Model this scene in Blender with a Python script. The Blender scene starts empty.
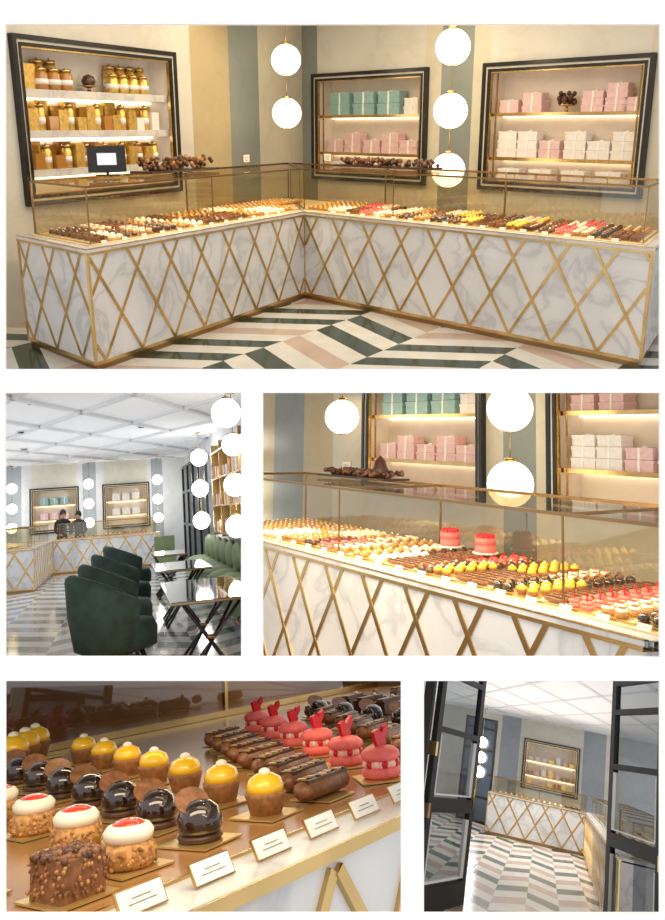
import bpy, bmesh, math, random
from mathutils import Vector, Matrix, Euler
random.seed(7)
F=800.;CX=332.5;CY=360.
CAM=Vector((0,0,2.4))
sc=bpy.context.scene
sc.view_settings.view_transform='Standard'
# ------------------------------------------------------------ materials
MATS={}
def _new(name):
    m=bpy.data.materials.new(name); m.use_nodes=True
    MATS[name]=m
    return m,m.node_tree,m.node_tree.nodes['Principled BSDF']
def mat(name,col,rough=.5,metal=0,emis=None,es=0,coat=0,var=.0,vs=30):
    m,t,b=_new(name)
    b.inputs['Base Color'].default_value=(*col,1); b.inputs['Roughness'].default_value=rough
    b.inputs['Metallic'].default_value=metal; b.inputs['Coat Weight'].default_value=coat
    if emis: b.inputs['Emission Color'].default_value=(*emis,1); b.inputs['Emission Strength'].default_value=es
    if var>0:
        tc=t.nodes.new('ShaderNodeTexCoord'); n=t.nodes.new('ShaderNodeTexNoise'); n.inputs['Scale'].default_value=vs
        t.links.new(tc.outputs['Object'],n.inputs['Vector'])
        r=t.nodes.new('ShaderNodeValToRGB'); r.color_ramp.elements[0].position=.3; r.color_ramp.elements[1].position=.7
        r.color_ramp.elements[0].color=(*[c*(1-var) for c in col],1); r.color_ramp.elements[1].color=(*[min(1,c*(1+var)) for c in col],1)
        t.links.new(n.outputs['Fac'],r.inputs['Fac']); t.links.new(r.outputs['Color'],b.inputs['Base Color'])
    return m
def marble(name,base,vein,scale=1.6,rough=.25,amt=.5,mul=.35):
    m,t,b=_new(name); b.inputs['Roughness'].default_value=rough
    tc=t.nodes.new('ShaderNodeTexCoord')
    n=t.nodes.new('ShaderNodeTexNoise'); n.inputs['Scale'].default_value=scale; n.inputs['Detail'].default_value=8; n.inputs['Distortion'].default_value=1.0
    t.links.new(tc.outputs['Object'],n.inputs['Vector'])
    r=t.nodes.new('ShaderNodeValToRGB'); e=r.color_ramp.elements
    e[0].position=.36; e[0].color=(*base,1); e[1].position=.66; e[1].color=(*base,1)
    for p,k in ((.46,.2),(.5,1.0),(.54,.2)):
        x=e.new(p); x.color=(*[base[i]*(1-k*amt)+vein[i]*k*amt for i in range(3)],1)
    t.links.new(n.outputs['Fac'],r.inputs['Fac'])
    n2=t.nodes.new('ShaderNodeTexNoise'); n2.inputs['Scale'].default_value=scale*.8; n2.inputs['Detail'].default_value=4
    t.links.new(tc.outputs['Object'],n2.inputs['Vector'])
    mx=t.nodes.new('ShaderNodeMixRGB'); mx.blend_type='MULTIPLY'; mx.inputs[0].default_value=mul
    t.links.new(r.outputs['Color'],mx.inputs[1]); t.links.new(n2.outputs['Fac'],mx.inputs[2])
    t.links.new(mx.outputs[0],b.inputs['Base Color'])
    return m
def chevron(name,w,slope,p,cols,ang=0,rough=.15):
    m,t,b=_new(name); b.inputs['Roughness'].default_value=rough
    N=t.nodes; L=t.links
    tc=N.new('ShaderNodeTexCoord'); mp=N.new('ShaderNodeMapping'); mp.inputs['Rotation'].default_value=(0,0,ang)
    L.new(tc.outputs['Object'],mp.inputs['Vector'])
    sx=N.new('ShaderNodeSeparateXYZ'); L.new(mp.outputs[0],sx.inputs[0])
    def M(op,a,bb=None):
        n=N.new('ShaderNodeMath'); n.operation=op
        for i,x in enumerate((a,bb)):
            if x is None: continue
            if isinstance(x,(int,float)): n.inputs[i].default_value=x
            else: L.new(x,n.inputs[i])
        return n.outputs[0]
    q=M('DIVIDE',sx.outputs[0],w); k=M('FLOOR',q); fr=M('SUBTRACT',q,k)
    par=M('FLOORED_MODULO',k,2.0); sg=M('SUBTRACT',M('MULTIPLY',par,2.0),1.0)
    tt=M('ADD',sx.outputs[1],M('MULTIPLY',M('MULTIPLY',sg,M('SUBTRACT',fr,.5)),w*slope))
    s=M('DIVIDE',tt,p); idx=M('FLOORED_MODULO',M('ADD',s,M('MULTIPLY',k,1.0)),float(len(cols)))
    r=N.new('ShaderNodeValToRGB'); r.color_ramp.interpolation='CONSTANT'
    e=r.color_ramp.elements
    e[0].position=0; e[0].color=(*cols[0],1); e[1].position=1/len(cols); e[1].color=(*cols[1],1)
    for i in range(2,len(cols)):
        x=e.new(i/len(cols)); x.color=(*cols[i],1)
    L.new(M('DIVIDE',idx,float(len(cols))),r.inputs['Fac'])
    nz=N.new('ShaderNodeTexNoise'); nz.inputs['Scale'].default_value=4; nz.inputs['Detail'].default_value=6
    L.new(tc.outputs['Object'],nz.inputs['Vector'])
    mx=N.new('ShaderNodeMixRGB'); mx.blend_type='MULTIPLY'; mx.inputs[0].default_value=.35
    L.new(r.outputs['Color'],mx.inputs[1]); L.new(nz.outputs['Fac'],mx.inputs[2]); L.new(mx.outputs[0],b.inputs['Base Color'])
    return m
def glass(name,tint,refl,edge=.5):
    m=bpy.data.materials.new(name); m.use_nodes=True; MATS[name]=m
    t=m.node_tree; t.nodes.clear()
    o=t.nodes.new('ShaderNodeOutputMaterial'); tr=t.nodes.new('ShaderNodeBsdfTransparent'); tr.inputs[0].default_value=(*tint,1)
    g=t.nodes.new('ShaderNodeBsdfGlossy'); g.inputs['Roughness'].default_value=.03
    mx=t.nodes.new('ShaderNodeMixShader'); lw=t.nodes.new('ShaderNodeLayerWeight'); lw.inputs['Blend'].default_value=.5
    pw=t.nodes.new('ShaderNodeMath'); pw.operation='POWER'; pw.inputs[1].default_value=4.
    ad=t.nodes.new('ShaderNodeMath'); ad.operation='MULTIPLY_ADD'; ad.inputs[1].default_value=edge; ad.inputs[2].default_value=refl
    t.links.new(lw.outputs['Facing'],pw.inputs[0]); t.links.new(pw.outputs[0],ad.inputs[0]); t.links.new(ad.outputs[0],mx.inputs[0])
    t.links.new(tr.outputs[0],mx.inputs[1]); t.links.new(g.outputs[0],mx.inputs[2]); t.links.new(mx.outputs[0],o.inputs[0])
mat('white_board',(.97,.97,.97),.9)
marble('marble',(.80,.80,.81),(.36,.37,.40),1.9,.25,.45,.40)
marble('marble_shelf',(.85,.82,.78),(.5,.48,.45),2.5,.3,.5)
marble('wall_cream',(.76,.70,.54),(.6,.53,.4),1.3,.5,.3)
marble('wall_light',(.80,.77,.68),(.63,.58,.48),1.3,.5,.3)
marble('wall_tan',(.62,.50,.29),(.5,.38,.2),1.2,.5,.3)
marble('wall_grey',(.31,.34,.31),(.24,.26,.23),1.2,.5,.3)
marble('wall_pale',(.80,.82,.84),(.6,.62,.66),1.3,.5,.3)
marble('wall_bluegrey',(.38,.43,.48),(.3,.34,.4),1.3,.5,.3)
mat('brass',(.62,.43,.18),.25,1,var=.15,vs=6)
mat('brass_dark',(.30,.19,.09),.3,1)
mat('black',(.012,.011,.010),.25)
mat('black_matte',(.006,.006,.007),.6)
mat('niche',(.80,.71,.60),.6,var=.05,vs=4)
mat('niche_white',(.85,.80,.74),.6,var=.05,vs=4)
mat('led',(1,.9,.7),.5,emis=(1,.84,.60),es=3.5)
mat('globe_warm',(1,1,1),.3,emis=(1,.88,.64),es=2.6)
mat('globe_white',(1,1,1),.3,emis=(1,.96,.88),es=9)
mat('teal_box',(.28,.46,.45),.5,var=.1); mat('pink_box',(.78,.52,.50),.5,var=.08); mat('white_box',(.85,.80,.74),.5,var=.05)
mat('gold_box',(.75,.50,.14),.3,.7,var=.2); mat('amber',(.45,.2,.04),.1,coat=.5); mat('paper',(.92,.90,.86),.7)
mat('card_gold',(.75,.55,.22),.35,.8)
mat('choc',(.085,.030,.014),.35,var=.35,vs=90); mat('choc_gloss',(.022,.009,.006),.08,coat=1)
mat('milkchoc',(.22,.09,.035),.4,var=.35,vs=120); mat('crust',(.50,.25,.08),.6,var=.4,vs=160); mat('tart',(.30,.13,.045),.6,var=.3,vs=120)
mat('cream',(.92,.85,.70),.4); mat('yellow',(.95,.56,.02),.2,coat=.6); mat('redglaze',(.75,.045,.01),.12,coat=1)
mat('pinkmac',(.85,.16,.15),.5,var=.12,vs=90); mat('redplume',(.60,.008,.015),.3); mat('pinkcream',(.95,.6,.52),.4)
mat('white_plate',(.9,.88,.82),.3); mat('tray_dark',(.05,.03,.02),.3)
mat('velvet',(.015,.045,.033),.75,var=.3,vs=8); mat('velvet_light',(.16,.21,.10),.7,var=.15,vs=5)
mat('ceiling',(.95,.95,.96),.8); mat('trimw',(.74,.75,.78),.7); mat('trim_white',(.9,.9,.88),.5)
mat('table_top',(.018,.02,.028),.06,coat=1)
mat('leaf',(.05,.12,.03),.6); mat('flower',(.8,.08,.2),.5)
mat('skin',(.62,.36,.25),.5); mat('hair',(.02,.013,.01),.5); mat('cloth_black',(.012,.012,.014),.8); mat('cloth_grey',(.03,.03,.04),.8)
mat('lip',(.5,.12,.1),.5); mat('eye',(.02,.02,.02),.2)
mat('screen',(.5,.55,.6),.2,emis=(.7,.8,.9),es=.6); mat('ink',(.05,.05,.05),.6)
mat('window_dark',(.05,.07,.10),.08)
mat('case_back',(.26,.12,.045),.55,var=.4,vs=2)
mat('counter_bed',(.75,.62,.40),.35,var=.1); mat('bed_brown',(.34,.17,.06),.2,var=.2,vs=3)
glass('glass',(.97,.98,.95),.02,.35); glass('glass_bronze',(.82,.70,.50),.14,.55); glass('glass_door',(.45,.48,.50),.03,.12)
G=(.016,.045,.028); P=(.60,.46,.38); W=(.78,.76,.71)
chevron('floor_warm',.85,.55,.24,[G,W,G,W,P,W],.62)
chevron('floor_grey',.8,.8,.42,[(.68,.69,.72),(.14,.18,.19),(.70,.69,.69),(.27,.30,.31)],0,.1)
chevron('floor_door',.42,1.5,.62,[(.022,.07,.05),(.85,.83,.78),(.58,.42,.36),(.85,.83,.78)],0,.2)
# ------------------------------------------------------------ rooms
class Room:
    def __init__(s,u0,v0,H,roll=0,scale=1,box=(None,None,None,None)):
        f=Vector((u0-CX,F,CY-v0)).normalized(); r=f.cross(Vector((0,0,1))).normalized(); up=r.cross(f)
        M=Matrix((r,f,up)).transposed(); M=Matrix.Rotation(math.radians(roll),3,f)@M
        s.M=Matrix.Translation(CAM)@M.to_4x4()@Matrix.Scale(scale,4)@Matrix.Translation((0,0,-H))
        s.H=H
        s.planes=[((0,3.03,0),(0,-1,0))]
        l,rr,t,b=box
        c=tuple(CAM)
        if l is not None: s.planes.append((c,(-F,l-CX,0)))
        if rr is not None: s.planes.append((c,(F,-(rr-CX),0)))
        if t is not None: s.planes.append((c,(0,-(CY-t),F)))
        if b is not None: s.planes.append((c,(0,(CY-b),-F)))
R1=Room(332.5,127,1.74,0,1,(None,None,None,381))
R2=Room(123,513,1.5,-1.5,1,(None,252,381,669))
R3=Room(461,437,1.66,0,1,(252,None,381,669))
R4=Room(203,637,.22,-1.6,5,(None,412,669,None))
R5=Room(542,773,1.55,4.5,1,(412,None,669,None))
class MB:
    def __init__(s): s.v=[];s.f=[];s.m=[];s.s=[];s.mats=[]
    def add(s,vs,fs,m,smooth=False,xf=None):
        if m not in s.mats: s.mats.append(m)
        i=s.mats.index(m); o=len(s.v)
        for p in vs:
            p=Vector(p); s.v.append(xf@p if xf is not None else p)
        for f in fs: s.f.append([o+k for k in f]); s.m.append(i); s.s.append(smooth)
    def box(s,x0,x1,y0,y1,z0,z1,m,xf=None):
        s.add([(x0,y0,z0),(x1,y0,z0),(x1,y1,z0),(x0,y1,z0),(x0,y0,z1),(x1,y0,z1),(x1,y1,z1),(x0,y1,z1)],
              [(0,3,2,1),(4,5,6,7),(0,1,5,4),(1,2,6,5),(2,3,7,6),(3,0,4,7)],m,False,xf)
    def cbox(s,x,y,z,a,b,c,m,xf=None): s.box(x-a/2,x+a/2,y-b/2,y+b/2,z,z+c,m,xf)
    def bar(s,p,q,w,z0,z1,m,xf=None):
        p=Vector(p);q=Vector(q); d=(q-p).normalized(); n=Vector((-d.y,d.x))*w/2
        s.prism([p+n,p-n,q-n,q+n],z0,z1,m,xf)
    def pane(s,p,q,z0,z1,m,xf=None):
        s.add([(p[0],p[1],z0),(q[0],q[1],z0),(q[0],q[1],z1),(p[0],p[1],z1)],[(0,1,2,3)],m,False,xf)
    def lathe(s,prof,seg,m,xf=None,smooth=True,wob=0):
        vs=[];fs=[];n=len(prof)
        for r,z in prof:
            for k in range(seg):
                a=2*math.pi*k/seg; rr=r*(1+wob*math.sin(a*5+r*90)); vs.append((rr*math.cos(a),rr*math.sin(a),z))
        for i in range(n-1):
            for k in range(seg):
                k2=(k+1)%seg; fs.append((i*seg+k,i*seg+k2,(i+1)*seg+k2,(i+1)*seg+k))
        if prof[0][0]>1e-5: fs.append(tuple(range(seg))[::-1])
        if prof[-1][0]>1e-5: fs.append(tuple((n-1)*seg+k for k in range(seg)))
        s.add(vs,fs,m,smooth,xf)
    def ball(s,c,r,m,seg=16,xf=None,sq=(1,1,1)):
        T=Matrix.Translation(c)@Matrix.Diagonal((*sq,1))
        if xf is not None: T=xf@T
        n=max(4,seg//2); s.lathe([(r*math.sin(math.pi*i/n),-r*math.cos(math.pi*i/n)) for i in range(n+1)],seg,m,T)
    def rod(s,p,q,r,m,seg=8,xf=None,r2=None):
        p=Vector(p);q=Vector(q);d=q-p;L=d.length
        T=Matrix.Translation(p)@d.to_track_quat('Z','Y').to_matrix().to_4x4()
        if xf is not None: T=xf@T
        s.lathe([(r,0),(r2 if r2 else r,L)],seg,m,T)
    def prism(s,pts,z0,z1,m,xf=None):
        n=len(pts); s.add([(x,y,z0) for x,y in pts]+[(x,y,z1) for x,y in pts],
          [tuple(range(n))[::-1],tuple(range(n,2*n))]+[(i,(i+1)%n,n+(i+1)%n,n+i) for i in range(n)],m,False,xf)
    def finish(s,name,room,clip=True,recalc=True,parent=None):
        me=bpy.data.meshes.new(name)
        lo=[min(p[i] for p in s.v) for i in range(3)]; hi=[max(p[i] for p in s.v) for i in range(3)]
        c=Vector([(lo[0]+hi[0])/2,(lo[1]+hi[1])/2,lo[2]])
        me.from_pydata([p-c for p in s.v],[],s.f)
        for mm in s.mats: me.materials.append(MATS[mm])
        me.polygons.foreach_set('material_index',s.m); me.polygons.foreach_set('use_smooth',s.s); me.update()
        M=(room.M if room else Matrix.Identity(4))@Matrix.Translation(c)
        if clip and room:
            bm=bmesh.new(); bm.from_mesh(me); Mi=M.inverted(); R3x=Mi.to_3x3()
            for co,no in room.planes:
                n=(R3x@Vector(no)).normalized(); cc=Mi@Vector(co)
                if any((v.co-cc).dot(n)>0 for v in bm.verts):
                    bmesh.ops.bisect_plane(bm,geom=bm.verts[:]+bm.edges[:]+bm.faces[:],plane_co=cc,plane_no=n,clear_outer=True)
            bm.to_mesh(me); bm.free()
        ob=bpy.data.objects.new(name,me); bpy.context.collection.objects.link(ob)
        ob.matrix_world=M
        if parent: 
            ob.parent=parent; ob.matrix_parent_inverse=parent.matrix_world.inverted()
        return ob
def arm(O,u):
    u=Vector(u).normalized(); n=Vector((-u.y,u.x))
    return Matrix(((u.x,n.x,0,O[0]),(u.y,n.y,0,O[1]),(0,0,1,0),(0,0,0,1)))
def T(x,y,z=0,rz=0,s=1): return Matrix.Translation((x,y,z))@Matrix.Rotation(rz,4,'Z')@Matrix.Scale(s,4)
def light(name,room,kind,loc,e,col,size=1,sy=None,rot=(0,0,0),pre=None):
    l=bpy.data.lights.new(name,kind); l.energy=e; l.color=col
    if kind=='AREA':
        l.size=size
        if sy: l.shape='RECTANGLE'; l.size_y=sy
    else: l.shadow_soft_size=size
    o=bpy.data.objects.new(name,l); bpy.context.collection.objects.link(o)
    o.matrix_world=room.M@(pre or Matrix.Identity(4))@Matrix.Translation(loc)@Euler(rot).to_matrix().to_4x4()
    return o
# ------------------------------------------------------------ pastries
def dome(r,h,z0,n=5): return [(r,z0)]+[(r*math.cos(math.pi/2*i/n),z0+h*math.sin(math.pi/2*i/n)) for i in range(1,n+1)]
def pastry(mb,kind,xf,q=8,card=True):
    hi=q>12
    if card: mb.cbox(0,0,0,.068,.068,.002,'card_gold',xf)
    B=Matrix.Translation((0,0,.002)); X=xf@B
    if kind=='cube':
        mb.prism([(-.026,-.022),(-.022,-.026),(.022,-.026),(.026,-.022),(.026,.022),(.022,.026),(-.022,.026),(-.026,.022)],0,.034,'milkchoc',X)
        if hi:
            for i in range(90):
                a=random.random()*.052-.026;b=random.random()*.052-.026
                mb.ball((a,b,.034),.003+.002*random.random(),'choc' if i%2 else 'milkchoc',5,X)
            for i in range(160):
                a=random.random()*.05-.025; c=random.random()*.03+.002; sd=random.choice([0,1,2,3])
                p=[(a,-.026,c),(a,.026,c),(-.026,a,c),(.026,a,c)][sd]; mb.ball(p,.0022,'crust' if i%3==0 else 'milkchoc',5,X)
        mb.ball((0,0,.036),.008,'choc',8 if hi else 5,X,(1,1,.6))
    elif kind=='cream':
        mb.lathe([(.024,0),(.029,.006),(.029,.018),(.024,.024)],q,'crust',X,wob=.02)
        if hi:
            for i in range(120):
                a=random.random()*6.283; mb.ball((.028*math.cos(a),.028*math.sin(a),.003+.018*random.random()),.0026,random.choice(['crust','tart','crust']),5,X)
        mb.lathe([(.021,.022),(.026,.027),(.027,.033),(.022,.039),(.017,.040)],q,'cream',X,wob=.02)
        mb.lathe(dome(.0185,.007,.038),q,'redglaze',X)
    elif kind=='dome':
        mb.lathe([(.024,0),(.026,.004),(.024,.007)],q,'choc',X)
        mb.lathe([(.023,.006),(.026,.014),(.0255,.024),(.021,.034),(.012,.040),(.0,.042)],q,'choc_gloss',X)
        mb.lathe([(.0,0),(.020,0),(.020,.0015),(.0,.0015)],q,'milkchoc',X@Matrix.Translation((-.006,.006,0.040))@Matrix.Rotation(.55,4,'X')@Matrix.Rotation(-.35,4,'Y'),False)
    elif kind=='yellow':
        mb.lathe([(.020,0),(.0255,.020),(.0265,.024),(.022,.026)],q,'tart',X,wob=.015)
        mb.lathe([(.024,.024),(.0245,.032),(.020,.041),(.010,.046),(0,.047)],q,'yellow',X)
        mb.lathe([(.009,.045),(.007,.050),(.003,.052),(0,.0525)],max(6,q//2),'cream',X)
    elif kind in('eclair','eclair2'):
        S=X@Matrix.Translation((0,0,.014))@Matrix.Rotation(math.pi/2,4,'Y')@Matrix.Diagonal((.8,1,1,1))
        L=.060
        mb.lathe([(0,-L),(.010,-L+.003),(.017,-L+.012),(.018,0),(.017,L-.012),(.010,L-.003),(0,L)],q,'crust' if kind=='eclair' else 'milkchoc',S)
        mb.cbox(0,0,.022,.10,.024,.006,'choc' if kind=='eclair2' else 'milkchoc',X)
        if hi:
            for i in range(14): mb.cbox(-.045+.007*i,random.uniform(-.004,.004),.027,.005,.012,.003,('gold_box','choc','crust')[i%3],X@T(0,0,0,random.uniform(-.05,.05)))
    elif kind=='pink':
        mb.lathe([(.022,0),(.026,.003),(.0265,.009),(.023,.013)],q,'pinkmac',X)
        mb.lathe([(.021,.012),(.0225,.016),(.021,.022)],q,'pinkcream',X)
        if hi:
            for i in range(12):
                a=i*2*math.pi/12; mb.ball((.0205*math.cos(a),.0205*math.sin(a),.0172),.0052,'pinkcream' if i%2 else 'redplume',8,X)
        mb.lathe([(.023,.021),(.0265,.025),(.0255,.031),(.019,.036),(.008,.038),(0,.0385)],q,'pinkmac',X)
        pts=[(-.006,0),(.008,0),(.013,.005),(.010,.010),(.019,.018),(.018,.028),(.010,.024),(.004,.017),(-.003,.023),(-.013,.020),(-.011,.010)]
        D=X@Matrix.Translation((0,0,.036))@Matrix.Rotation(-.9,4,'Z')@Matrix.Rotation(math.pi/2,4,'X')
        mb.prism(pts,-.003,.003,'redplume',D)
    elif kind=='white':
        mb.lathe([(.026,0),(.027,.012),(.025,.020),(.012,.032),(0,.036)],q,'cream',X)
    elif kind=='gold':
        mb.lathe([(.022,0),(.028,.014),(.026,.020),(.012,.028),(0,.03)],q,'crust',X)
        mb.ball((0,0,.028),.010,'yellow' if random.random()<.5 else 'cream',6,X)
    elif kind=='choctart':
        mb.lathe([(.022,0),(.028,.014),(.024,.018),(.015,.030),(0,.034)],q,'choc',X)
        mb.ball((0,0,.034),.008,'crust' if random.random()<.6 else 'cream',5,X)
    elif kind=='log':
        mb.cbox(0,0,0,.10,.034,.028,'choc',X); mb.cbox(0,0,.028,.09,.02,.006,'milkchoc',X); mb.ball((.02,0,.034),.007,'cream',5,X)
def fill_case(mb,A,segs,y0,y1,q=6,dx=.072,dy=.078,k=0.):
    for sg in segs:
        x0,x1,kf=sg[:3]; kb=sg[3] if len(sg)>3 else kf
        for kind,ya,yb in((kf,y0,(y0+y1)/2 if kb!=kf else y1),(kb,(y0+y1)/2+.02,y1)):
            if kb==kf and ya>y0: continue
            step=.125 if kind in('eclair','eclair2','log') else dx
            x=x0+step/2
            while x<x1-.02:
                y=ya
                while y<yb:
                    if kind in('eclair','eclair2','log'):
                        pastry(mb,kind,A@T(x+k*y,y,0),q,False); y+=.055
                    else:
                        pastry(mb,kind,A@T(x+k*y,y,0,random.random()*.3),q); y+=dy
                x+=step
def lattice(mb,A,L,z0,z1,P=.37,slope=.62,w=.024,off=0.0,x_start=0.):
    h=z1-z0; run=h*slope
    for sgn in(1,-1):
        k=-8
        while True:
            xb=off+k*P; k+=1
            if xb>L+run+P: break
            xa=xb+sgn*run
            t0,t1=0.,1.
            lo,hi=x_start+w*.6,L-w*.6
            d=xa-xb
            ta=(lo-xb)/d; tb=(hi-xb)/d
            if ta>tb: ta,tb=tb,ta
            t0=max(t0,ta);t1=min(t1,tb)
            if t1-t0<.03: continue
            a=(xb+d*t0,z0+h*t0); b=(xb+d*t1,z0+h*t1)
            dv=Vector((b[0]-a[0],b[1]-a[1])).normalized(); nn=Vector((-dv.y,dv.x))*w/2
            yo=-.006 if sgn>0 else -.0075
            c=[(a[0]+nn.x,a[1]+nn.y),(a[0]-nn.x,a[1]-nn.y),(b[0]-nn.x,b[1]-nn.y),(b[0]+nn.x,b[1]+nn.y)]
            mb.add([(x,yo,z) for x,z in c]+[(x,.002,z) for x,z in c],[(0,1,2,3),(4,7,6,5),(0,4,5,1),(1,5,6,2),(2,6,7,3),(3,7,4,0)],'brass',False,A)
def counter_body(room,poly,faces,P=.37,slope=.62,w=.024,name='display_counter'):
    mb=MB()
    mb.prism(poly,.06,.86,'marble'); 
    cx=sum(p[0] for p in poly)/len(poly); cy=sum(p[1] for p in poly)/len(poly)
    ins=[(cx+(p[0]-cx)*.995,cy+(p[1]-cy)*.995) for p in poly]
    mb.prism(ins,0,.06,'brass_dark'); mb.prism(poly,.875,.9,'marble')
    for i,j in faces:
        a=Vector(poly[i]);b=Vector(poly[j]); A=arm(a,b-a); L=(b-a).length
        lattice(mb,A,L,.06,.862,P,slope,w,off=.1)
        mb.box(-.012,L+.012,-.014,.02,.860,.878,'brass',A)
        mb.box(-.008,L+.008,-.010,.02,.878,.902,'marble',A)
        mb.box(-.012,L+.012,-.014,.004,.9,.906,'brass',A)
        mb.box(0,L,-.008,.01,.04,.065,'brass',A)
        for x in (0,L): mb.box(x-.012,x+.012,-.009,.01,.06,.86,'brass',A)
    return mb.finish(name,room)
def case_arm(mb,A,xf0,xf1,y0,y1,z0=.906,z1=1.32,div=1.2,xb0=None,xb1=None):
    if xb0 is None: xb0=xf0
    if xb1 is None: xb1=xf1
    f0,f1,b0,b1=(xf0,y0),(xf1,y0),(xb0,y1),(xb1,y1)
    mb.pane(f0,f1,z0,z1,'glass',A); mb.pane(b0,b1,z0,z1,'glass_bronze',A)
    mb.add([(*f0,z1),(*f1,z1),(*b1,z1),(*b0,z1)],[(0,1,2,3)],'glass_bronze',False,A)
    n=max(1,round((xf1-xf0)/div))
    for i in range(n+1):
        p=(xf0+(xf1-xf0)*i/n,y0); q=(xb0+(xb1-xb0)*i/n,y1)
        mb.pane(p,q,z0,z1,'glass',A)
        mb.bar(p,q,.01,z1,z1+.008,'brass_dark',A)
        mb.cbox(p[0],p[1],z0,.008,.008,z1-z0,'brass_dark',A); mb.cbox(q[0],q[1],z0,.012,.012,z1-z0,'brass_dark',A)
    for p,q in((f0,f1),(b0,b1),(f0,b0),(f1,b1)):
        mb.bar(p,q,.012,z1-.006,z1+.010,'brass_dark',A); mb.bar(p,q,.012,z0-.002,z0+.010,'brass',A)
def globe_string(room,x,y,zs,r,top,matn='globe_warm',seg=28):
    mb=MB()
    for z in zs:
        mb.ball((x,y,z),r,matn,seg); mb.lathe([(r*.28,0),(r*.28,r*.16),(r*.12,r*.22)],12,'brass',Matrix.Translation((x,y,z+r*.93)))
        mb.lathe([(r*.15,0),(r*.24,r*.1)],12,'brass',Matrix.Translation((x,y,z-r*1.04)))
    mb.rod((x,y,min(zs)+r),(x,y,top),.006,'brass',6)
    mb.lathe([(.06,-.03),(.06,0)],14,'brass',Matrix.Translation((x,y,top)))
    return mb.finish('pendant_globe_light',room)
def gift_stack(mb,A,x,y,z,w,h,d,m,n=1):
    for i in range(n):
        zz=z+i*h; s=1-.04*i
        mb.cbox(x,y,zz,w*s,d*s,h*.72,m,A); mb.cbox(x,y,zz+h*.70,w*s*1.05,d*s*1.05,h*.27,m,A)
        mb.cbox(x,y-.001,zz,w*.07,d*s*1.07,h*.985,'paper',A)
        mb.cbox(x,y,zz+h*.97,w*.16,.03,.012,'paper',A)
def niche(room,A,x0,x1,z0,z1,shelves,style):
    d=.30
    mb=MB(); b='niche' if style!='left' else 'niche_white'
    mb.box(x0,x1,d-.02,d,z0,z1,b,A)
    for a,c in((x0,x0+.02),(x1-.02,x1)): mb.box(a,c,0,d-.02,z0,z1,b,A)
    mb.box(x0+.02,x1-.02,0,d-.02,z1-.02,z1,b,A); mb.box(x0+.02,x1-.02,0,d-.02,z0,z0+.02,b,A)
    def ring(o,i,ya,yb,m):
        mb.box(x0-o,x1+o,ya,yb,z1+i,z1+o,m,A); mb.box(x0-o,x1+o,ya,yb,z0-o,z0-i,m,A)
        mb.box(x0-o,x0-i,ya,yb,z0-i,z1+i,m,A); mb.box(x1+i,x1+o,ya,yb,z0-i,z1+i,m,A)
    ring(.0,-.03,-.05,.0,'black'); ring(-.03,-.045,-.035,0,'brass'); ring(.022,.0,-.045,0,'wall_light'); ring(.065,.022,-.06,0,'black')
    ob=mb.finish('wall_display_niche',room)
    for k,zs in enumerate(shelves):
        s=MB()
        if style=='left': s.box(x0+.02,x1-.02,.02,d-.02,zs-.07,zs,'marble_shelf',A)
        else:
            s.box(x0+.06,x1-.06,.03,d-.03,zs-.015,zs,'glass_bronze',A)
            s.box(x0+.02,x1-.02,.02,.04,zs-.035,zs+.002,'brass',A)
            s.box(x0+.02,x1-.02,d-.05,d-.03,zs-.02,zs,'brass',A)
            s.box(x0+.08,x0+.095,.02,.035,z0,z1,'brass',A); s.box(x1-.095,x1-.08,.02,.035,z0,z1,'brass',A)
        s.box(x0+.05,x1-.05,d-.06,d-.045,zs-.095 if style=='left' else zs-.045,zs-.072 if style=='left' else zs-.022,'led',A)
        s.finish('wall_shelf',room)
    return ob
def sign(room,A,x,y,z,w=.12,h=.09,name='price_sign'):
    mb=MB(); X=A@T(x,y,z)
    mb.cbox(0,0,0,w*.8,.05,.006,'brass',X); mb.rod((0,0,0),(0,0,.03),.004,'brass',6,X)
    mb.cbox(0,0,.03,w,.006,h,'brass',X); mb.cbox(0,-.004,.036,w-.012,.003,h-.012,'paper',X)
    for i in range(3): mb.cbox(0,-.006,.05+i*.018,w*.6*(1-.2*(i==0)),.001,.004,'ink',X)
    return mb.finish(name,room)
def price_tags(room,A,xs,y,z,s=1.,tilt=-.35,lw=.3):
    mb=MB()
    for x in xs:
        X=A@T(x,y,z)@Matrix.Rotation(tilt,4,'X')@Matrix.Scale(s,4)
        mb.cbox(0,0,0,.075,.003,.030,'brass',X); mb.cbox(0,-.0022,.002,.070,.0014,.026,'paper',X)
        mb.cbox(0,-.0034,.011,.045,.0006,.0022*lw,'ink',X); mb.cbox(0,-.0034,.017,.03,.0006,.0022*lw,'ink',X)
    return mb.finish('price_tags',room)
def wall_segments(room,A,segs,niches,z1,name,low=.0):
    mb=MB()
    for a,b,m in segs: mb.box(a,b,0,.34,low,z1,m,A)
    for a,b,za,zb in niches:
        mb.box(a,b,0,.34,low,za,'wall_light',A); mb.box(a,b,0,.34,zb,z1,'wall_light',A); mb.box(a,b,.30,.34,za,zb,'wall_light',A)
    return mb.finish(name,room)
# ============================================================ FRONT DISPLAY WALL with five openings
def board():
    x=lambda u:(u-CX)*3/F; z=lambda v:CAM.z+(CY-v)*3/F
    mb=MB()
    def pc(u0,u1,v0,v1): mb.box(x(u0),x(u1),3.0,3.012,z(v1),z(v0),'white_board')
    pc(-120,785,-120,24); pc(-120,5,24,914); pc(660,785,24,914); pc(-120,785,914,985)
    pc(5,660,369,393); pc(241,263,393,657); pc(5,660,657,681); pc(401,424,681,914)
    mb.finish('wall_front',None)
board()
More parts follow.
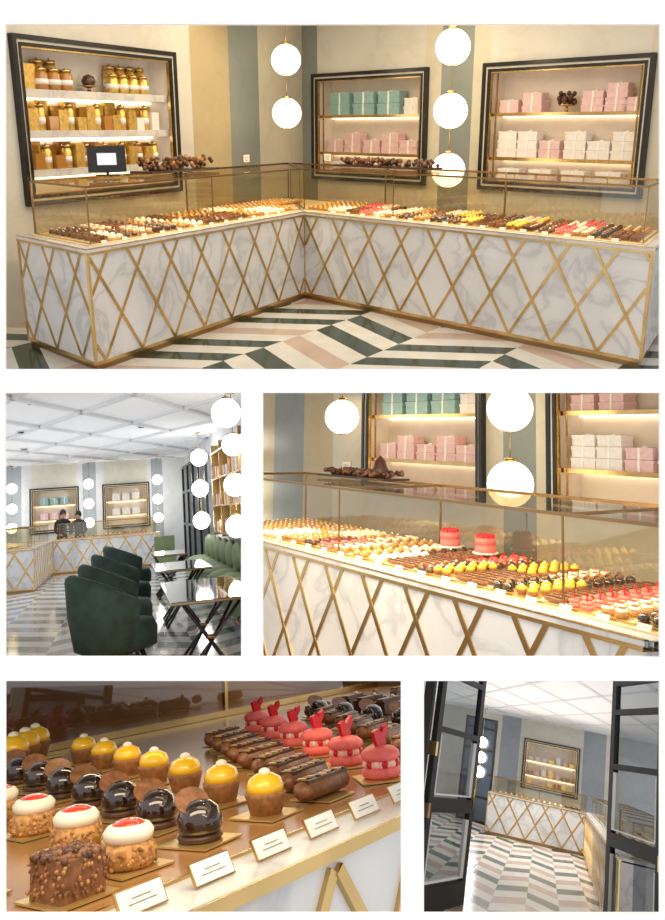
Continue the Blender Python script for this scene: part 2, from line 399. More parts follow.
# ============================================================ ROOM 1 : corner counter
A1=(-1.749,5.68);B1=(-.291,8.32);C1=(2.312,5.76);C1b=(2.838,6.714);B1b=(-.542,10.04);E1=(-2.526,6.446)
uL=(.483,.875);uR=(.713,-.701); K=.279
counter_body(R1,[A1,B1,C1,C1b,B1b,E1],[(0,1),(1,2),(5,0)],P=.40)
AL=arm(A1,uL); AR=arm(B1,uR)
gc=MB()
case_arm(gc,AL,.14+K*.14,3.165+K*.14-.04,.14,.98,xb0=.14+K*.98,xb1=4.04+.25)
case_arm(gc,AR,-.145-K*.14+.04,3.55-K*.14,.14,.98,xb0=-1.017-.25,xb1=3.55-K*.98)
gc.finish('glass_display_case',R1)
bed=MB(); bed.prism([(.1+K*.1,.1),(3.1,.1),(4.3,1.0),(.1+K,1.0)],.900,.908,'counter_bed',AL); bed.prism([(-.1,.1),(3.58-K*.1,.1),(3.58-K,1.0),(-1.25,1.0)],.9,.908,'counter_bed',AR); bed.finish('pastry_tray',R1)
pm=MB()
fill_case(pm,AR@T(0,0,.91),[(-.1,.2,'gold'),(.2,.45,'white','gold'),(.47,.62,'cube','pink'),(.64,.8,'pink','cream'),(.82,.95,'white','choctart'),(.97,1.12,'cream','white'),(1.14,1.3,'choctart','gold'),(1.32,1.5,'gold','cube'),(1.52,1.68,'dome','cream'),(1.69,1.85,'choctart','yellow'),(1.86,2.0,'yellow','choctart'),(2.02,2.14,'eclair2','cube'),(2.16,2.32,'cube','dome'),(2.33,2.49,'yellow','cream'),(2.5,2.63,'log','yellow'),(2.64,2.78,'choctart','cube'),(2.79,2.94,'pink','white'),(2.95,3.1,'cream','pink'),(3.11,3.27,'dome','choctart'),(3.28,3.5,'cube','gold')],.2,.92,k=-K,dx=.078,dy=.096,q=7)
fill_case(pm,AL@T(0,0,.91),[(.2,.36,'cube','choctart'),(.37,.53,'white','choctart'),(.54,.7,'choctart','cream'),(.71,.86,'cream','cube'),(.87,1.0,'log','dome'),(1.02,1.2,'dome','gold'),(1.2,1.36,'gold','white'),(1.38,1.53,'white','cube'),(1.54,1.7,'cube','gold'),(1.71,1.87,'choctart','gold'),(1.9,2.2,'cube','gold'),(2.2,2.5,'gold','white'),(2.5,2.9,'white','gold'),(2.9,3.1,'gold')],.2,.92,k=K,dx=.078,dy=.096,q=7)
fill_case(pm,AL@T(0,0,.91),[(3.3,3.9,'gold')],.55,.92)
pm.finish('pastries',R1)
price_tags(R1,AR,[.3+.2*i for i in range(16)],.12,.905,.8)
price_tags(R1,AL,[.3+.22*i for i in range(12)],.12,.905,.8)
W0=(1.32,9.96); WL=(-3.263,6.516)
AW=arm(W0,uR); AWL=arm(WL,uL)
Z1=3.25
mid=(-2.14,-.29,1.11,2.36); rig=(.63,2.46,1.11,2.36)
wall_segments(R1,AW,[(-2.6,-2.14,'wall_grey'),(-.29,-.05,'wall_cream'),(-.05,.40,'wall_grey'),(.40,.63,'wall_cream'),(2.46,3.0,'wall_cream'),(3.0,3.6,'wall_grey')],[mid,rig],Z1,'wall_back')
lef=(1.04,3.08,1.11,2.45)
wall_segments(R1,AWL,[(-1.2,.5,'wall_light'),(.5,1.04,'wall_light'),(3.08,3.45,'wall_light'),(3.45,4.18,'wall_tan'),(4.18,4.81,'wall_grey'),(4.81,5.95,'wall_cream')],[lef],Z1,'wall_left')
niche(R1,AW,*mid,[1.41,1.89],'gold'); niche(R1,AW,*rig,[1.41,1.89],'gold'); niche(R1,AWL,*lef,[1.36,1.71,2.07],'left')
def boxes_mid(room,A,low=True):
    g=MB()
    for x in(-1.78,-1.35,-.92): gift_stack(g,A,x,.14,1.89,.36,.145,.16,'teal_box',2)
    gift_stack(g,A,-.55,.14,1.89,.22,.10,.16,'white_box',2)
    for x,n in((-1.86,2),(-1.54,3),(-1.2,2),(-.88,3),(-.58,2)): gift_stack(g,A,x,.14,1.41,.29,.085,.16,'pink_box',n)
    if low:
        for x in(-1.8,-1.4,-1.,-.6): gift_stack(g,A,x,.14,1.13,.28,.08,.16,'white_box',2)
    g.finish('gift_boxes',room)
def boxes_right(room,A,low=True):
    g=MB()
    for x,n in((.86,2),(1.15,3),(1.86,3),(2.12,4),(2.33,2)): gift_stack(g,A,x,.14,1.89,.24,.07,.16,'pink_box',n)
    for x,n,m in((.86,3,'white_box'),(1.12,3,'white_box'),(1.70,3,'white_box'),(1.97,2,'white_box'),(2.24,3,'white_box'),(1.40,2,'pink_box')): gift_stack(g,A,x,.14,1.41,.25,.095,.16,m,n)
    if low:
        for x in(.9,1.3,1.7,2.1): gift_stack(g,A,x,.14,1.13,.28,.08,.16,'white_box',2)
    g.finish('gift_boxes',room)
boxes_mid(R1,AW); boxes_right(R1,AW)
g=MB(); X=AW@T(1.53,.14,1.89)
g.lathe([(.06,0),(.02,.01),(.015,.06),(.09,.07),(.09,.08)],12,'brass',X)
for i in range(26): g.ball((random.uniform(-.10,.10),random.uniform(-.05,.05),.10+random.uniform(0,.10)),.028,'choc',6,X)
g.finish('cake_stand',R1)
g=MB()
def jar(mb,X,r,h,fill):
    mb.lathe([(r*.9,0),(r,.01),(r,h*.75),(r*.8,h*.8),(r*.8,h*.86)],12,fill,X); mb.lathe([(r*.86,h*.86),(r*.86,h),(r*.2,h*1.02),(0,h*1.1)],12,'brass',X)
    mb.lathe([(r*1.02,h*.25),(r*1.02,h*.5)],12,'paper',X)
for x in(1.38,1.53,1.68): jar(g,AWL@T(x,.10,2.07),.07,.19,'amber')
for x in(2.3,2.45,2.60,2.75): jar(g,AWL@T(x,.10,2.07),.065,.18,'gold_box')
for x in(1.45,1.6,2.38,2.53,2.68,2.83): jar(g,AWL@T(x,.21,2.07),.065,.27,'gold_box')
g.cbox(1.25,.15,2.07,.14,.12,.22,'gold_box',AWL)
X=AWL@T(2.02,.14,2.07); g.lathe([(.07,0),(.02,.01),(.015,.05),(.12,.06)],14,'brass',X); g.lathe(dome(.115,.17,.06),16,'glass',X); g.ball((0,0,.10),.07,'choc',8,X)
for i in range(15): 
    x=1.22+.118*i
    if i%3==1: jar(g,AWL@T(x,.10,1.71),.045,.24,'gold_box')
    else: g.cbox(x,.10,1.71,.11,.1,.12+.10*random.random(),random.choice(['gold_box','gold_box','white_box','amber']),AWL)
for i in range(10): g.cbox(1.25+.18*i,.22,1.71,.15,.08,.20+.08*random.random(),'gold_box',AWL)
for i in range(14):
    x=1.24+.125*i
    if i%2: jar(g,AWL@T(x,.10,1.36),.05,.22,random.choice(['gold_box','amber','gold_box']))
    else: g.cbox(x,.10,1.36,.11,.12,.1+.14*random.random(),random.choice(['amber','gold_box','gold_box']),AWL)
for i in range(9): g.cbox(1.3+.19*i,.22,1.36,.15,.08,.20+.06*random.random(),random.choice(['gold_box','amber']),AWL)
g.finish('sweet_jars',R1)
globe_string(R1,1.225,8.7,[2.52,1.90,1.30],.178,3.2); globe_string(R1,-.557,10.2,[2.51,1.90],.178,3.2)
g=MB(); X=AL@T(1.15,.86,1.335,-.77)
g.cbox(0,0,0,.2,.14,.01,'black',X); g.rod((0,0,0),(0,.02,.09),.012,'black',8,X)
Y=X@Matrix.Translation((0,-.01,.03))@Matrix.Rotation(-.2,4,'X'); g.cbox(0,0,0,.32,.02,.22,'black',Y); g.cbox(0,-.011,.06,.16,.003,.10,'screen',Y); g.finish('cash_register_screen',R1)
g=MB(); X=AL@T(2.0,.80,1.335)
g.cbox(0,0,0,1.0,.26,.02,'tray_dark',X)
for i in range(170): g.ball((random.uniform(-.47,.47),random.uniform(-.1,.1),.03+random.uniform(0,.10)),.022,random.choice(['choc','milkchoc','choc','crust']),6,X)
g.finish('chocolate_tray',R1)
g=MB(); X=AR@T(.2,.80,1.335)
g.cbox(.2,0,0,1.3,.24,.015,'tray_dark',X)
for i in range(170): g.ball((random.uniform(-.42,.82),random.uniform(-.1,.1),.03+random.uniform(0,.05)),.022,random.choice(['choc','milkchoc','choc']),6,X)
g.finish('chocolate_tray',R1)
sign(R1,AR,-.55,.9,1.335); sign(R1,AL,3.3,.9,1.335)
fl=MB(); fl.add([(-7,4.2,0),(7,4.2,0),(7,13,0),(-7,13,0)],[(0,1,2,3)],'floor_warm'); fl.finish('floor',R1)
ce=MB(); ce.add([(-7,4.6,Z1),(7,4.6,Z1),(7,13,Z1),(-7,13,Z1)],[(0,1,2,3)],'ceiling'); ce.finish('ceiling',R1)
light('ceiling_light',R1,'AREA',(0,7.0,3.15),74,(1,.85,.61),4.5,2.2)
light('ceiling_light',R1,'AREA',(0,9.0,3.1),44,(1,.82,.56),3,1.2)
def caselight(room,A,x0,x1,y,e,z=1.30):
    l=light('case_light',room,'AREA',(0,0,0),e,(1,.82,.54),x1-x0,.03)
    l.matrix_world=room.M@A@Matrix.Translation(((x0+x1)/2,y,z))@Matrix.Rotation(.35,4,'X')
caselight(R1,AR,.2,3.5,.2,16); caselight(R1,AL,.3,3.2,.2,14)
# ============================================================ ROOM 3 : counter close-up
u3=(.665,-.747); O3=(-1.76,6.03); AR3=arm(O3,u3)
def q2(A,x,y): p=A@Vector((x,y,0)); return (p.x,p.y)
counter_body(R3,[q2(AR3,-.6,0),q2(AR3,5.2,0),q2(AR3,5.2,1.05),q2(AR3,-.6,1.05)],[(0,1)],.40,.62,.028)
gc=MB(); case_arm(gc,AR3,-.5,5.0,.14,.98,div=1.8); gc.finish('glass_display_case',R3)
bed=MB(); bed.box(-.5,5.0,.1,1.0,.9,.908,'counter_bed',AR3); bed.finish('pastry_tray',R3)
pm=MB(); V=AR3@T(0,0,.91)
fill_case(pm,V,[(-.4,.2,'gold'),(.2,.5,'white','gold'),(.5,.8,'gold','white'),(.82,1.0,'choctart','gold'),(1.02,1.18,'pink','cream'),(1.2,1.4,'cream','gold'),(1.42,1.58,'gold','white'),(1.6,1.76,'white','choctart'),(1.78,2.04,'eclair2','cube'),(2.06,2.2,'choctart','pink'),(2.2,2.36,'yellow','choctart'),(2.38,2.64,'eclair2','yellow'),(2.66,2.8,'dome','cream'),(2.82,2.98,'yellow','dome'),(3.0,3.14,'eclair2'),(3.14,3.30,'pink'),(3.32,3.48,'cream','pink'),(3.5,3.64,'dome','yellow'),(3.66,3.9,'cube','gold')],.2,.92,q=12,dy=.085)
pm.finish('pastries',R3)
g=MB()
for x in(1.62,1.95): 
    X=AR3@T(x,.82,.955)@Matrix.Scale(.8,4); g.lathe([(.08,0),(.08,.05),(.075,.05),(.075,.06),(.08,.06),(.08,.11)],20,'pinkmac',X)
    for i in range(14): g.ball((.055*math.cos(i*.63),.055*math.sin(i*.63),.12),.020,'redplume',8,X)
    g.lathe([(.10,-.01),(.10,0)],20,'white_plate',X); g.lathe([(.05,-.055),(.012,-.045),(.012,-.01)],14,'brass',X)
g.finish('raspberry_cake',R3)
price_tags(R3,AR3,[.6+.2*i for i in range(18)],.11,.906,.95)
W3=arm((.383,7.54),u3)
wall_segments(R3,W3,[(-6,-4.4,'wall_tan'),(-4.4,-3.6,'wall_grey'),(-3.6,-2.9,'wall_tan'),(-2.9,-2.14,'wall_cream'),(-.29,.0,'wall_cream'),(.0,.40,'wall_grey'),(.40,.63,'wall_cream'),(2.46,3.6,'wall_cream')],[mid,rig],2.7,'wall_back')
niche(R3,W3,*mid,[1.41,1.89],'gold'); niche(R3,W3,*rig,[1.41,1.89],'gold')
boxes_mid(R3,W3,False); boxes_right(R3,W3,False)
globe_string(R3,.40,6.79,[1.90,1.28],.19,2.7); globe_string(R3,-1.23,8.3,[1.85],.178,2.7)
sign(R3,AR3,.30,.88,1.335,.13,.09)
g=MB(); X=AR3@T(.55,.85,1.335)
g.cbox(0,0,0,.9,.24,.015,'tray_dark',X)
for i in range(130): g.ball((random.uniform(-.4,.4),random.uniform(-.1,.1),.03+random.uniform(0,.03)),.020,random.choice(['choc','milkchoc','choc']),6,X)
g.lathe([(.09,.015),(.055,.09),(.04,.14),(0,.18)],10,'choc',X@T(.25,0))
g.finish('chocolate_tray',R3)
light('niche_fill_light',R3,'AREA',(-1.2,-.35,2.15),14,(1,.80,.52),3.2,.3,(0,0,0),W3)  # added fill hanging before the niches, no fixture there
light('front_fill_light',R3,'AREA',(.3,3.5,1.55),14,(1,.84,.60),1.8,.2,(math.radians(70),0,0))  # unseen fill added in mid-air to brighten the counter face
caselight(R3,AR3,0,3.6,.2,26)
# ============================================================ ROOM 4 : pastries close-up (enlarged display)
A4=arm((-.145,.911),(.70,.714))
s=MB(); s.box(-.6,2.2,-.085,1.3,-.02,-.001,'bed_brown',A4); s.box(-.6,2.2,-.165,-.085,-.02,-.001,'marble',A4)
s.box(-.6,2.2,-.170,-.165,-.012,0.001,'brass',A4); s.box(-.6,2.2,-.165,-.155,-.5,-.02,'marble',A4); s.box(-.6,2.2,-.088,-.084,-.004,.002,'brass',A4)
lattice(s,A4@Matrix.Translation((0,-.165,0)),2.2,-.5,-.02,.17,.7,.014,off=.05,x_start=-.6)
s.finish('display_counter',R4)
pm=MB()
def row(kind,x,y,n,dx=.045,dy=.125,sc=1.,rz=0,q=20):
    for i in range(n):
        pastry(pm,kind,A4@T(x+dx*i,y+dy*i,0,rz+random.uniform(-.1,.1),sc),q)
row('cube',0,-.02,1,sc=1.0); row('cube',-.045,.085,1,sc=1.0)
row('cream',.09,.0,4,.034,.13,.98); row('dome',.194,.0,7,.034,.108,1.0); row('yellow',.322,.01,7,.045,.118,1.0)
row('eclair2',.43,-.0,9,.05,.07,.95,.1); row('pink',.56,-.014,6,.088,.125,1.12,.9)
row('eclair2',.72,.0,9,.07,.08,.95,.2); row('dome',.93,.0,6,.06,.12,1.); row('log',1.08,0,8,.05,.09); row('choctart',1.25,0,6,.05,.12); row('eclair2',1.42,0,8,.04,.09)
row('yellow',.50,.82,3,.06,.05,1.3)
pm.finish('pastries',R4)
price_tags(R4,A4,[-.0+.088*i for i in range(16)],-.125,0,.72,-.5)
b=MB()
b.box(-.8,3.4,1.25,1.27,-.1,.9,'case_back',A4)
for x in(-.2,.55,1.3,2.0): b.cbox(x,.99,0,.012,.012,.8,'brass',A4)
b.box(-.8,3.0,.98,1.0,.0,.015,'brass',A4); b.pane((-.8,.985),(3.0,.985),0,.8,'glass_bronze',A4)
b.box(2.1,2.12,-.2,1.25,-.1,.9,'case_back',A4)
b.finish('glass_display_case',R4)
light('pastry_fill_light',R4,'AREA',(-.12,.80,.42),62,(1,.80,.50),.7,.12,(math.radians(35),0,0))  # added fill above the front pastries, not a lamp of the shop
light('case_light',R4,'AREA',(.2,1.5,.17),22,(1,.75,.42),.9,.02,(math.radians(-10),0,0))
# ============================================================ ROOM 2 : tea room
def tub_chair(room,x,y,rz,s=1.):
    mb=MB(); X=T(x,y,0,rz,s)
    n=28; vs=[];fs=[]
    for k in range(n+1):
        a=math.pi*.5+math.radians(-118+236*k/n)
        t=abs(k/n-.5)*2
        top=.84-.20*max(0,(t-.25)/.75)**1.3
        ca,sa=math.cos(a),math.sin(a)
        ro,ri=.40,.31
        ring=[(ri*.92,.38),(ri,.45),(ri+.01,top-.05),(ri+.03,top-.01),((ro+ri)/2+.01,top),(ro-.01,top-.015),(ro,top-.05),(ro-.02,.5),(ro-.07,.24),(ri*.8,.2)]
        for r,z in ring: vs.append((r*ca,r*sa*.95,z))
    m=10
    for k in range(n):
        for j in range(m): fs.append((k*m+j,k*m+(j+1)%m,(k+1)*m+(j+1)%m,(k+1)*m+j))
    fs.append(tuple(range(m))); fs.append(tuple(n*m+j for j in range(m))[::-1])
    mb.add(vs,fs,'velvet',True,X)
    mb.lathe([(.20,.2),(.33,.24),(.335,.38),(.31,.44),(.2,.46),(0,.465)],24,'velvet',X@Matrix.Translation((0,-.03,0)))
    for sx in(-1,1):
        for sy in(-1,1): mb.rod((.2*sx,.2*sy,.22),(.27*sx,.27*sy,0),.022,'black',8,X,.012)
    return mb.finish('tub_chair',room,clip=True)
for x,y,s_ in((-.12,8.15,1.13),(-.10,10.0,1.12),(-.04,12.3,1.12),(.06,15.2,1.12)): tub_chair(R2,x,y,math.radians(98),s_)
def cafe_table(room,x0,x1,y0,y1):
    mb=MB(); h=.75
    mb.box(x0,x1,y0,y1,h-.03,h,'table_top'); mb.box(x0-.006,x1+.006,y0-.006,y1+.006,h-.022,h-.008,'brass_dark')
    cx,cy=(x0+x1)/2,(y0+y1)/2
    for yy in(y0+(y1-y0)*.3,y0+(y1-y0)*.7):
        for sx in(-1,1):
            for sy in(-1,1): mb.rod((cx+.28*sx,yy+.22*sy,h-.03),(cx-.22*sx,yy-.2*sy,0.0),.016,'black',8)
        mb.lathe([(.05,0),(.05,.03)],12,'brass_dark',Matrix.Translation((cx,yy,.35)))
    mb.finish('cafe_table',room)
cafe_table(R2,.36,1.10,6.9,8.9); cafe_table(R2,.38,1.08,10.6,12.2); cafe_table(R2,.50,1.05,14.2,15.6)
mb=MB()
mb.box(1.30,1.80,9.0,18.3,.12,.40,'velvet_light'); 
y=9.0
while y<18: 
    mb.ball((1.55,y+.45,.42),.45,'velvet_light',14,None,(.60,1,.22)); mb.ball((1.76,y+.45,.68),.45,'velvet_light',14,None,(.22,1,.55)); y+=.9
mb.box(1.74,1.88,9.0,18.3,.1,.86,'velvet_light'); mb.box(1.35,1.8,9.05,18.2,0,.12,'black')
mb.finish('banquette_sofa',R2)
mb=MB(); mb.box(.75,1.25,20.6,21.3,.2,.42,'velvet_light'); mb.box(.75,1.25,21.2,21.4,.0,.85,'velvet_light'); mb.ball((1.0,20.95,.43),.3,'velvet_light',14,None,(.85,1,.25)); mb.box(.78,1.22,20.65,21.2,0,.2,'black'); mb.finish('armchair',R2)
fl=MB(); fl.add([(-7,6,0),(2.05,6,0),(2.05,26.5,0),(-7,26.5,0)],[(0,1,2,3)],'floor_grey'); fl.finish('floor',R2)
ce=MB(); ce.box(-7,2.4,9,26.5,3.15,3.2,'ceiling'); ce.finish('ceiling',R2)
tr=MB()
for i in range(-9,14):
    for sg in(1,-1):
        p=Vector((-7+i*1.6,9.5)) ; d=Vector((sg*.42,1)).normalized()
        t0=0;t1=18.2
        if d.x>0: t0=max(t0,(-7-p.x)/d.x); t1=min(t1,(2.0-p.x)/d.x)
        else: t0=max(t0,(2.0-p.x)/d.x); t1=min(t1,(-7-p.x)/d.x)
        if t1-t0<.3: continue
        tr.bar(p+d*t0,p+d*t1,.09,3.10,3.152,'trimw')
tr.finish('trim_2',R2)
dl=MB()
for y,x in((12,-1.2),(16,-1.8),(20,-2.2),(16,.4)): dl.lathe([(.07,3.13),(.07,3.148)],14,'black_matte',Matrix.Translation((x,y,-.02))); dl.lathe([(.10,3.135),(.10,3.148)],14,'trimw',Matrix.Translation((x,y,-.01)))
dl.finish('recessed_downlights',R2)
AW2=arm((0,26.5),(1,0))
ml=(-2.70,-1.38,1.11,2.36); mr=(-.55,.77,1.11,2.36)
wall_segments(R2,AW2,[(-7,-3.5,'wall_pale'),(-3.5,-3.0,'wall_bluegrey'),(-3.0,-2.70,'wall_pale'),(-1.38,-1.2,'wall_pale'),(-1.2,-.8,'wall_bluegrey'),(-.8,-.55,'wall_pale'),(.77,.9,'wall_pale'),(.9,1.25,'wall_bluegrey'),(1.25,2.4,'wall_pale')],[ml,mr],3.15,'wall_back')
niche(R2,AW2,*ml,[1.45,1.9],'gold'); niche(R2,AW2,*mr,[1.45,1.9],'gold')
g=MB()
for x0 in(-2.70,-.55):
    for i in range(3): gift_stack(g,AW2,x0+.35+.3*i,.14,1.9,.24,.11,.16,'teal_box' if x0<-1 else 'white_box',2)
    for i in range(3): gift_stack(g,AW2,x0+.35+.3*i,.14,1.45,.24,.10,.16,'pink_box' if x0<-1 else 'white_box',2)
g.finish('gift_boxes',R2)
wr=MB(); wr.box(2.0,2.2,9,26.5,0,3.15,'wall_pale'); wr.finish('wall_right',R2)
for x,y in((-3.2,25.9),(-1.0,25.9),(1.06,25.9)): globe_string(R2,x,y,[2.45,1.85,1.28],.15,3.12,'globe_white',16)
globe_string(R2,1.62,17.6,[2.56,1.90,1.22],.18,3.12,'globe_white'); globe_string(R2,1.19,9.3,[2.56],.17,3.12,'globe_white'); globe_string(R2,1.55,11.5,[2.35,1.78,1.2],.16,3.12,'globe_white')
mb=MB()
Ad=arm((1.85,18.6),(0,1))
for y in(0,1.8,3.6,5.4,7.2): mb.box(y-.08,y+.08,-.03,.03,0,2.75,'black',Ad)
for z in(0,1.0,1.95,2.7): mb.box(0,7.2,-.03,.03,z,z+.08,'black',Ad)
mb.pane((0,0),(7.2,0),.05,2.7,'glass_door',Ad); mb.finish('glazed_partition',R2)
mb=MB(); As=arm((1.98,11.0),(0,1))
for x in(0,1.3,2.6,3.9,5.2): mb.box(x-.02,x+.02,0,.25,.95,2.7,'brass',As)
for z in(1.0,1.5,2.0,2.5): mb.box(0,5.2,0,.27,z,z+.03,'brass',As)
for z in(1.03,1.53,2.03):
    for i in range(12): mb.cbox(.25+.42*i,.12,z,.24,.18,.18+.08*random.random(),random.choice(['white_box','gold_box','pink_box']),As)
mb.finish('wall_shelf',R2)
counter_body(R2,[(-4.6,18.6),(-1.85,18.6),(-1.85,23.4),(1.0,23.4),(1.0,24.4),(-4.6,24.4)],[(0,1),(1,2),(2,3)],.45,.62,.035)
gc=MB(); case_arm(gc,arm((-4.6,18.6),(1,0)),.1,2.6,.14,.98); case_arm(gc,arm((-1.85,23.4),(1,0)),.1,2.75,.14,.9)
case_arm(gc,arm((-1.85,18.6),(0,1)),.1,4.7,.12,.9); gc.finish('glass_display_case',R2)
pm=MB(); fill_case(pm,arm((-1.85,23.4),(1,0))@T(0,0,.91),[(.2,1.2,'gold'),(1.2,1.8,'yellow'),(1.8,2.6,'pink')],.2,.8,5,.12,.12)
fill_case(pm,arm((-4.6,18.6),(1,0))@T(0,0,.91),[(.2,1.2,'log'),(1.2,2.4,'gold')],.2,.8,5,.12,.12); pm.finish('pastries',R2)
mb=MB(); X=T(1.2,8.0,0)
mb.lathe([(.10,0),(.14,.2),(.12,.3)],16,'brass_dark',X)
for i in range(40): mb.ball((random.gauss(0,.09),random.gauss(0,.09),.38+random.gauss(0,.05)),.035,'flower' if i%3 else 'leaf',7,X)
mb.finish('potted_flowers',R2)
def skin_obj(name,pts,edges,rad,matn,M,parent=None,sub=2):
    me=bpy.data.meshes.new(name); me.from_pydata(pts,edges,[]); me.materials.append(MATS[matn])
    ob=bpy.data.objects.new(name,me); bpy.context.collection.objects.link(ob); ob.matrix_world=M
    md=ob.modifiers.new('s','SKIN')
    for i,r in enumerate(rad): me.skin_vertices[0].data[i].radius=(r if isinstance(r,tuple) else (r,r)); me.skin_vertices[0].data[i].use_root=(i==0)
    md.use_smooth_shade=True
    ss=ob.modifiers.new('u','SUBSURF'); ss.levels=sub; ss.render_levels=sub
    if parent: ob.parent=parent; ob.matrix_parent_inverse=parent.matrix_world.inverted()
    return ob
def person(room,x,y,rz,h,cloth,lean=.0):
    M=room.M@T(x,y,0,rz,h/1.7)
    p=[(0,0,.92),(0,-.01,1.10),(0,-.02-lean*.5,1.28),(0,-.01-lean,1.42),(0,-.02-lean,1.49),
       (.19,-lean,1.38),(.23,-.08-lean,1.12),(.17,-.30-lean,1.02),(-.19,-lean,1.38),(-.24,-.08-lean,1.12),(-.18,-.28-lean,1.03),
       (.10,0,.86),(.11,-.01,.48),(.11,.03,.09),(.11,-.10,.035),(-.10,0,.86),(-.11,-.01,.48),(-.11,.03,.09),(-.11,-.10,.035)]
    e=[(0,1),(1,2),(2,3),(3,4),(3,5),(5,6),(6,7),(3,8),(8,9),(9,10),(0,11),(11,12),(12,13),(13,14),(0,15),(15,16),(16,17),(17,18)]
    r=[(.15,.11),(.125,.095),(.15,.11),(.10,.085),.055,.062,.048,.034,.062,.048,.034,.085,.06,.042,.035,.085,.06,.042,.035]
    body=skin_obj('person',p,e,r,cloth,M)
    for sx,w in((1,p[7]),(-1,p[10])):
        w=Vector(w); hp=[w+Vector((0,.02,0)),w+Vector((0,-.05,-.005))]; he=[(0,1)]; hr=[.026,.034]
        for i,(dx,l) in enumerate(((-.027,.062),(-.009,.072),(.009,.068),(.026,.052))):
            b0=len(hp); q=w+Vector((dx,-.07,-.005)); hp+= [q,q+Vector((dx*.2,-l*.5,-.012)),q+Vector((dx*.2,-l,-.035))]; he+=[(1,b0),(b0,b0+1),(b0+1,b0+2)]; hr+=[.010,.009,.008]
        b0=len(hp); hp+=[w+Vector((-sx*.035,-.035,0)),w+Vector((-sx*.055,-.07,-.01))]; he+=[(1,b0),(b0,b0+1)]; hr+=[.012,.010]
        skin_obj('hand',hp,he,hr,'skin',M,body,1)
    hc=Vector((0,-.04-lean*1.1,1.60)); hm=MB()
    X=T(x,y,0,rz,h/1.7)@Matrix.Translation(hc)@Matrix.Rotation(.30,4,'X')
    hm.ball((0,0,0),.1,'skin',20,X,(.78,.95,1.18)); hm.ball((0,-.02,-.05),.07,'skin',16,X,(.8,1,.9))
    hm.rod((0,.03,-.16),(0,.0,-.06),.05,'skin',12,X)
    hm.ball((0,-.10,-.012),.016,'skin',10,X,(.8,1.2,1.5)); hm.ball((0,-.088,-.055),.02,'lip',10,X,(1.1,.4,.35))
    for sx in(-1,1): hm.ball((.03*sx,-.088,.012),.010,'eye',8,X,(1.3,.6,.8)); hm.ball((.08*sx,0,-.01),.025,'skin',8,X,(.4,.8,1.2)); hm.cbox(.03*sx,-.092,.03,.028,.006,.005,'hair',X)
    hm.ball((0,.02,.030),.110,'hair',20,X,(.86,.98,1.12)); hm.ball((0,.10,.02),.05,'hair',12,X)
    hm.finish('head',room,clip=False,parent=body)
person(R2,-1.72,24.9,math.radians(25),1.68,'cloth_black',.05)
person(R2,-1.25,25.1,math.radians(-15),1.62,'cloth_grey',.03)
light('ceiling_light',R2,'AREA',(-1.5,20,3.05),230,(.95,.97,1),6,8)
light('ceiling_fill_light',R2,'AREA',(-1.5,17,2.0),110,(.93,.96,1),7,12,(math.pi,0,0))  # added up-facing fill to brighten the ceiling, no cove in this room
# ============================================================ ROOM 5 : view through doors
fl=MB(); fl.add([(-5,9,0),(4,9,0),(4,28,0),(-5,28,0)],[(0,1,2,3)],'floor_door'); fl.finish('floor',R5)
ce=MB(); ce.box(-5,4,9.5,28,2.95,3.0,'ceiling'); ce.finish('ceiling',R5)
tr=MB()
for i in range(-3,6):
    for sg in(1,-1):
        p=Vector((i*1.2-1.5,11)); q=p+Vector((sg*4,16))
        tr.bar(p,q,.06,2.93,2.952,'trimw')
tr.finish('trim_3',R5)
AW5=arm((0,28),(1,0)); m5=(-.53,1.0,1.11,2.36)
wall_segments(R5,AW5,[(-5,-1.3,'wall_light'),(-1.3,-.72,'wall_bluegrey'),(-.72,-.53,'wall_light'),(1.0,1.15,'wall_light'),(1.15,1.8,'wall_bluegrey'),(1.8,2.3,'wall_light'),(2.3,4,'wall_pale')],[m5],2.95,'wall_back')
niche(R5,AW5,*m5,[1.45,1.85],'gold')
g=MB()
for z in(1.13,1.45,1.85):
    for i in range(7): gift_stack(g,AW5,-.35+.2*i,.14,z,.15,.1,.15,random.choice(['gold_box','white_box','pink_box','amber']),random.choice([1,2]))
g.finish('gift_boxes',R5)
mb=MB(); Aw=arm((-2.2,25.5),(1,0))
for x in(0,.42,.84): mb.box(x,x+.06,0,.08,0,2.65,'black',Aw)
for z in(0,.6,1.2,1.8,2.35,2.6): mb.box(0,.9,.01,.07,z,z+.05,'black',Aw)
mb.box(.03,.87,.03,.04,0,2.6,'window_dark',Aw); mb.finish('window_1',R5)
globe_string(R5,-1.65,25.0,[2.0,1.62,1.25],.14,2.9,'globe_white',14)
counter_body(R5,[(-1.22,22.6),(1.05,22.6),(.86,10.5),(2.2,10.5),(2.4,23.6),(-1.22,23.6)],[(0,1),(1,2)],.42,.62,.035)
A5s=arm((.88,10.6),(0.19,12.))@Matrix.Scale(-1,4,(0,1,0))
gc=MB(); case_arm(gc,arm((-1.22,22.6),(1,0)),.1,2.3,.12,.9,z1=1.25); case_arm(gc,A5s,.1,11.8,.12,.9,z1=1.25,div=2); gc.finish('glass_display_case',R5)
pm=MB(); fill_case(pm,arm((-1.22,22.6),(1,0))@T(0,0,.91),[(.2,1.,'gold'),(1.,1.8,'white'),(1.8,2.2,'log')],.2,.8,5,.13,.13)
fill_case(pm,A5s@T(0,0,.91),[(.3,2.,'log'),(2.,4,'white'),(4,6,'gold'),(6,11,'log')],.2,.8,6,.13,.13); pm.finish('pastries',R5)
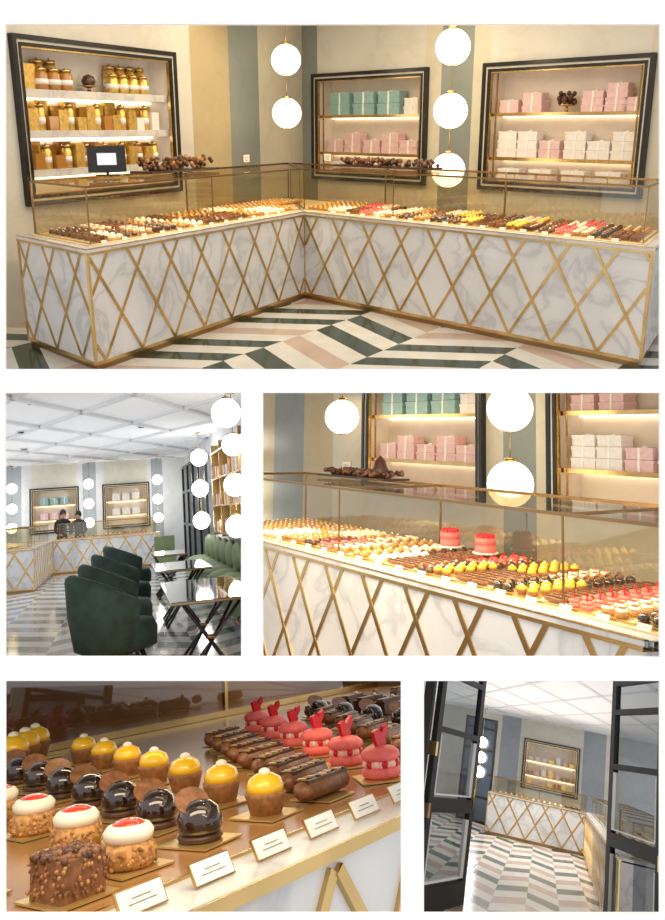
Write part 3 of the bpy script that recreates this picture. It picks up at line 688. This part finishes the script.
def door(room,A,w,h=2.8,hinge=0):
    mb=MB(); s_=.14; B_='black_matte'
    mb.box(0,s_,-.03,.03,0,h,B_,A); mb.box(w-s_,w,-.03,.03,0,h,B_,A)
    for z,t in((0,.25),(.95,.14),(1.75,.06),(2.35,.06),(h-.12,.12)): mb.box(s_,w-s_,-.03,.03,z,z+t,B_,A)
    mb.pane((s_,0),(w-s_,0),.2,h-.1,'glass_door',A)
    for z in(.28,1.12): 
        for x in(s_+.02,w-s_-.03): mb.box(x,x+.010,-.034,.034,z,z+.6,'trim_white',A)
        mb.box(s_+.02,w-s_-.02,-.034,.034,z,z+.012,'trim_white',A)
    for z in(.9,1.5): mb.box(hinge*w-.03,hinge*w+.03,-.05,.05,z,z+.14,'brass',A)
    mb.rod((w*.9-.8*w*hinge,-.07,1.0),(w*.9-.8*w*hinge,-.07,1.35),.014,'brass',8,A)
    return mb
door(R5,arm((-1.16,9.7),(.36,1.6)),1.65).finish('door_1',R5)
door(R5,arm((1.20,9.7),(-.40,1.6)),1.65).finish('door_2',R5)
mb=MB(); mb.box(-1.30,-1.20,9.5,9.7,0,3,'black_matte'); mb.box(-1.36,-1.30,9.5,9.7,0,3,'trim_white'); mb.finish('trim_4',R5)
light('ceiling_light',R5,'AREA',(0,20,2.85),220,(1,.95,.86),3,8)
light('ceiling_fill_light',R5,'AREA',(0,18,2.0),60,(1,.96,.9),3,12,(math.pi,0,0))  # same kind of added up-fill for this ceiling, no real fixture
# ============================================================ world + camera
w=bpy.data.worlds.new('w'); sc.world=w; w.use_nodes=True; bg=w.node_tree.nodes['Background']
bg.inputs[0].default_value=(1,1,1,1); bg.inputs[1].default_value=1.04
cd=bpy.data.cameras.new('camera'); cam=bpy.data.objects.new('camera',cd); bpy.context.collection.objects.link(cam)
cam.location=CAM; cam.rotation_euler=(math.pi/2,0,0)
cd.sensor_fit='AUTO'; cd.sensor_width=36; cd.lens=36*F/920; cd.shift_y=-100/920; cd.clip_end=200
sc.camera=cam
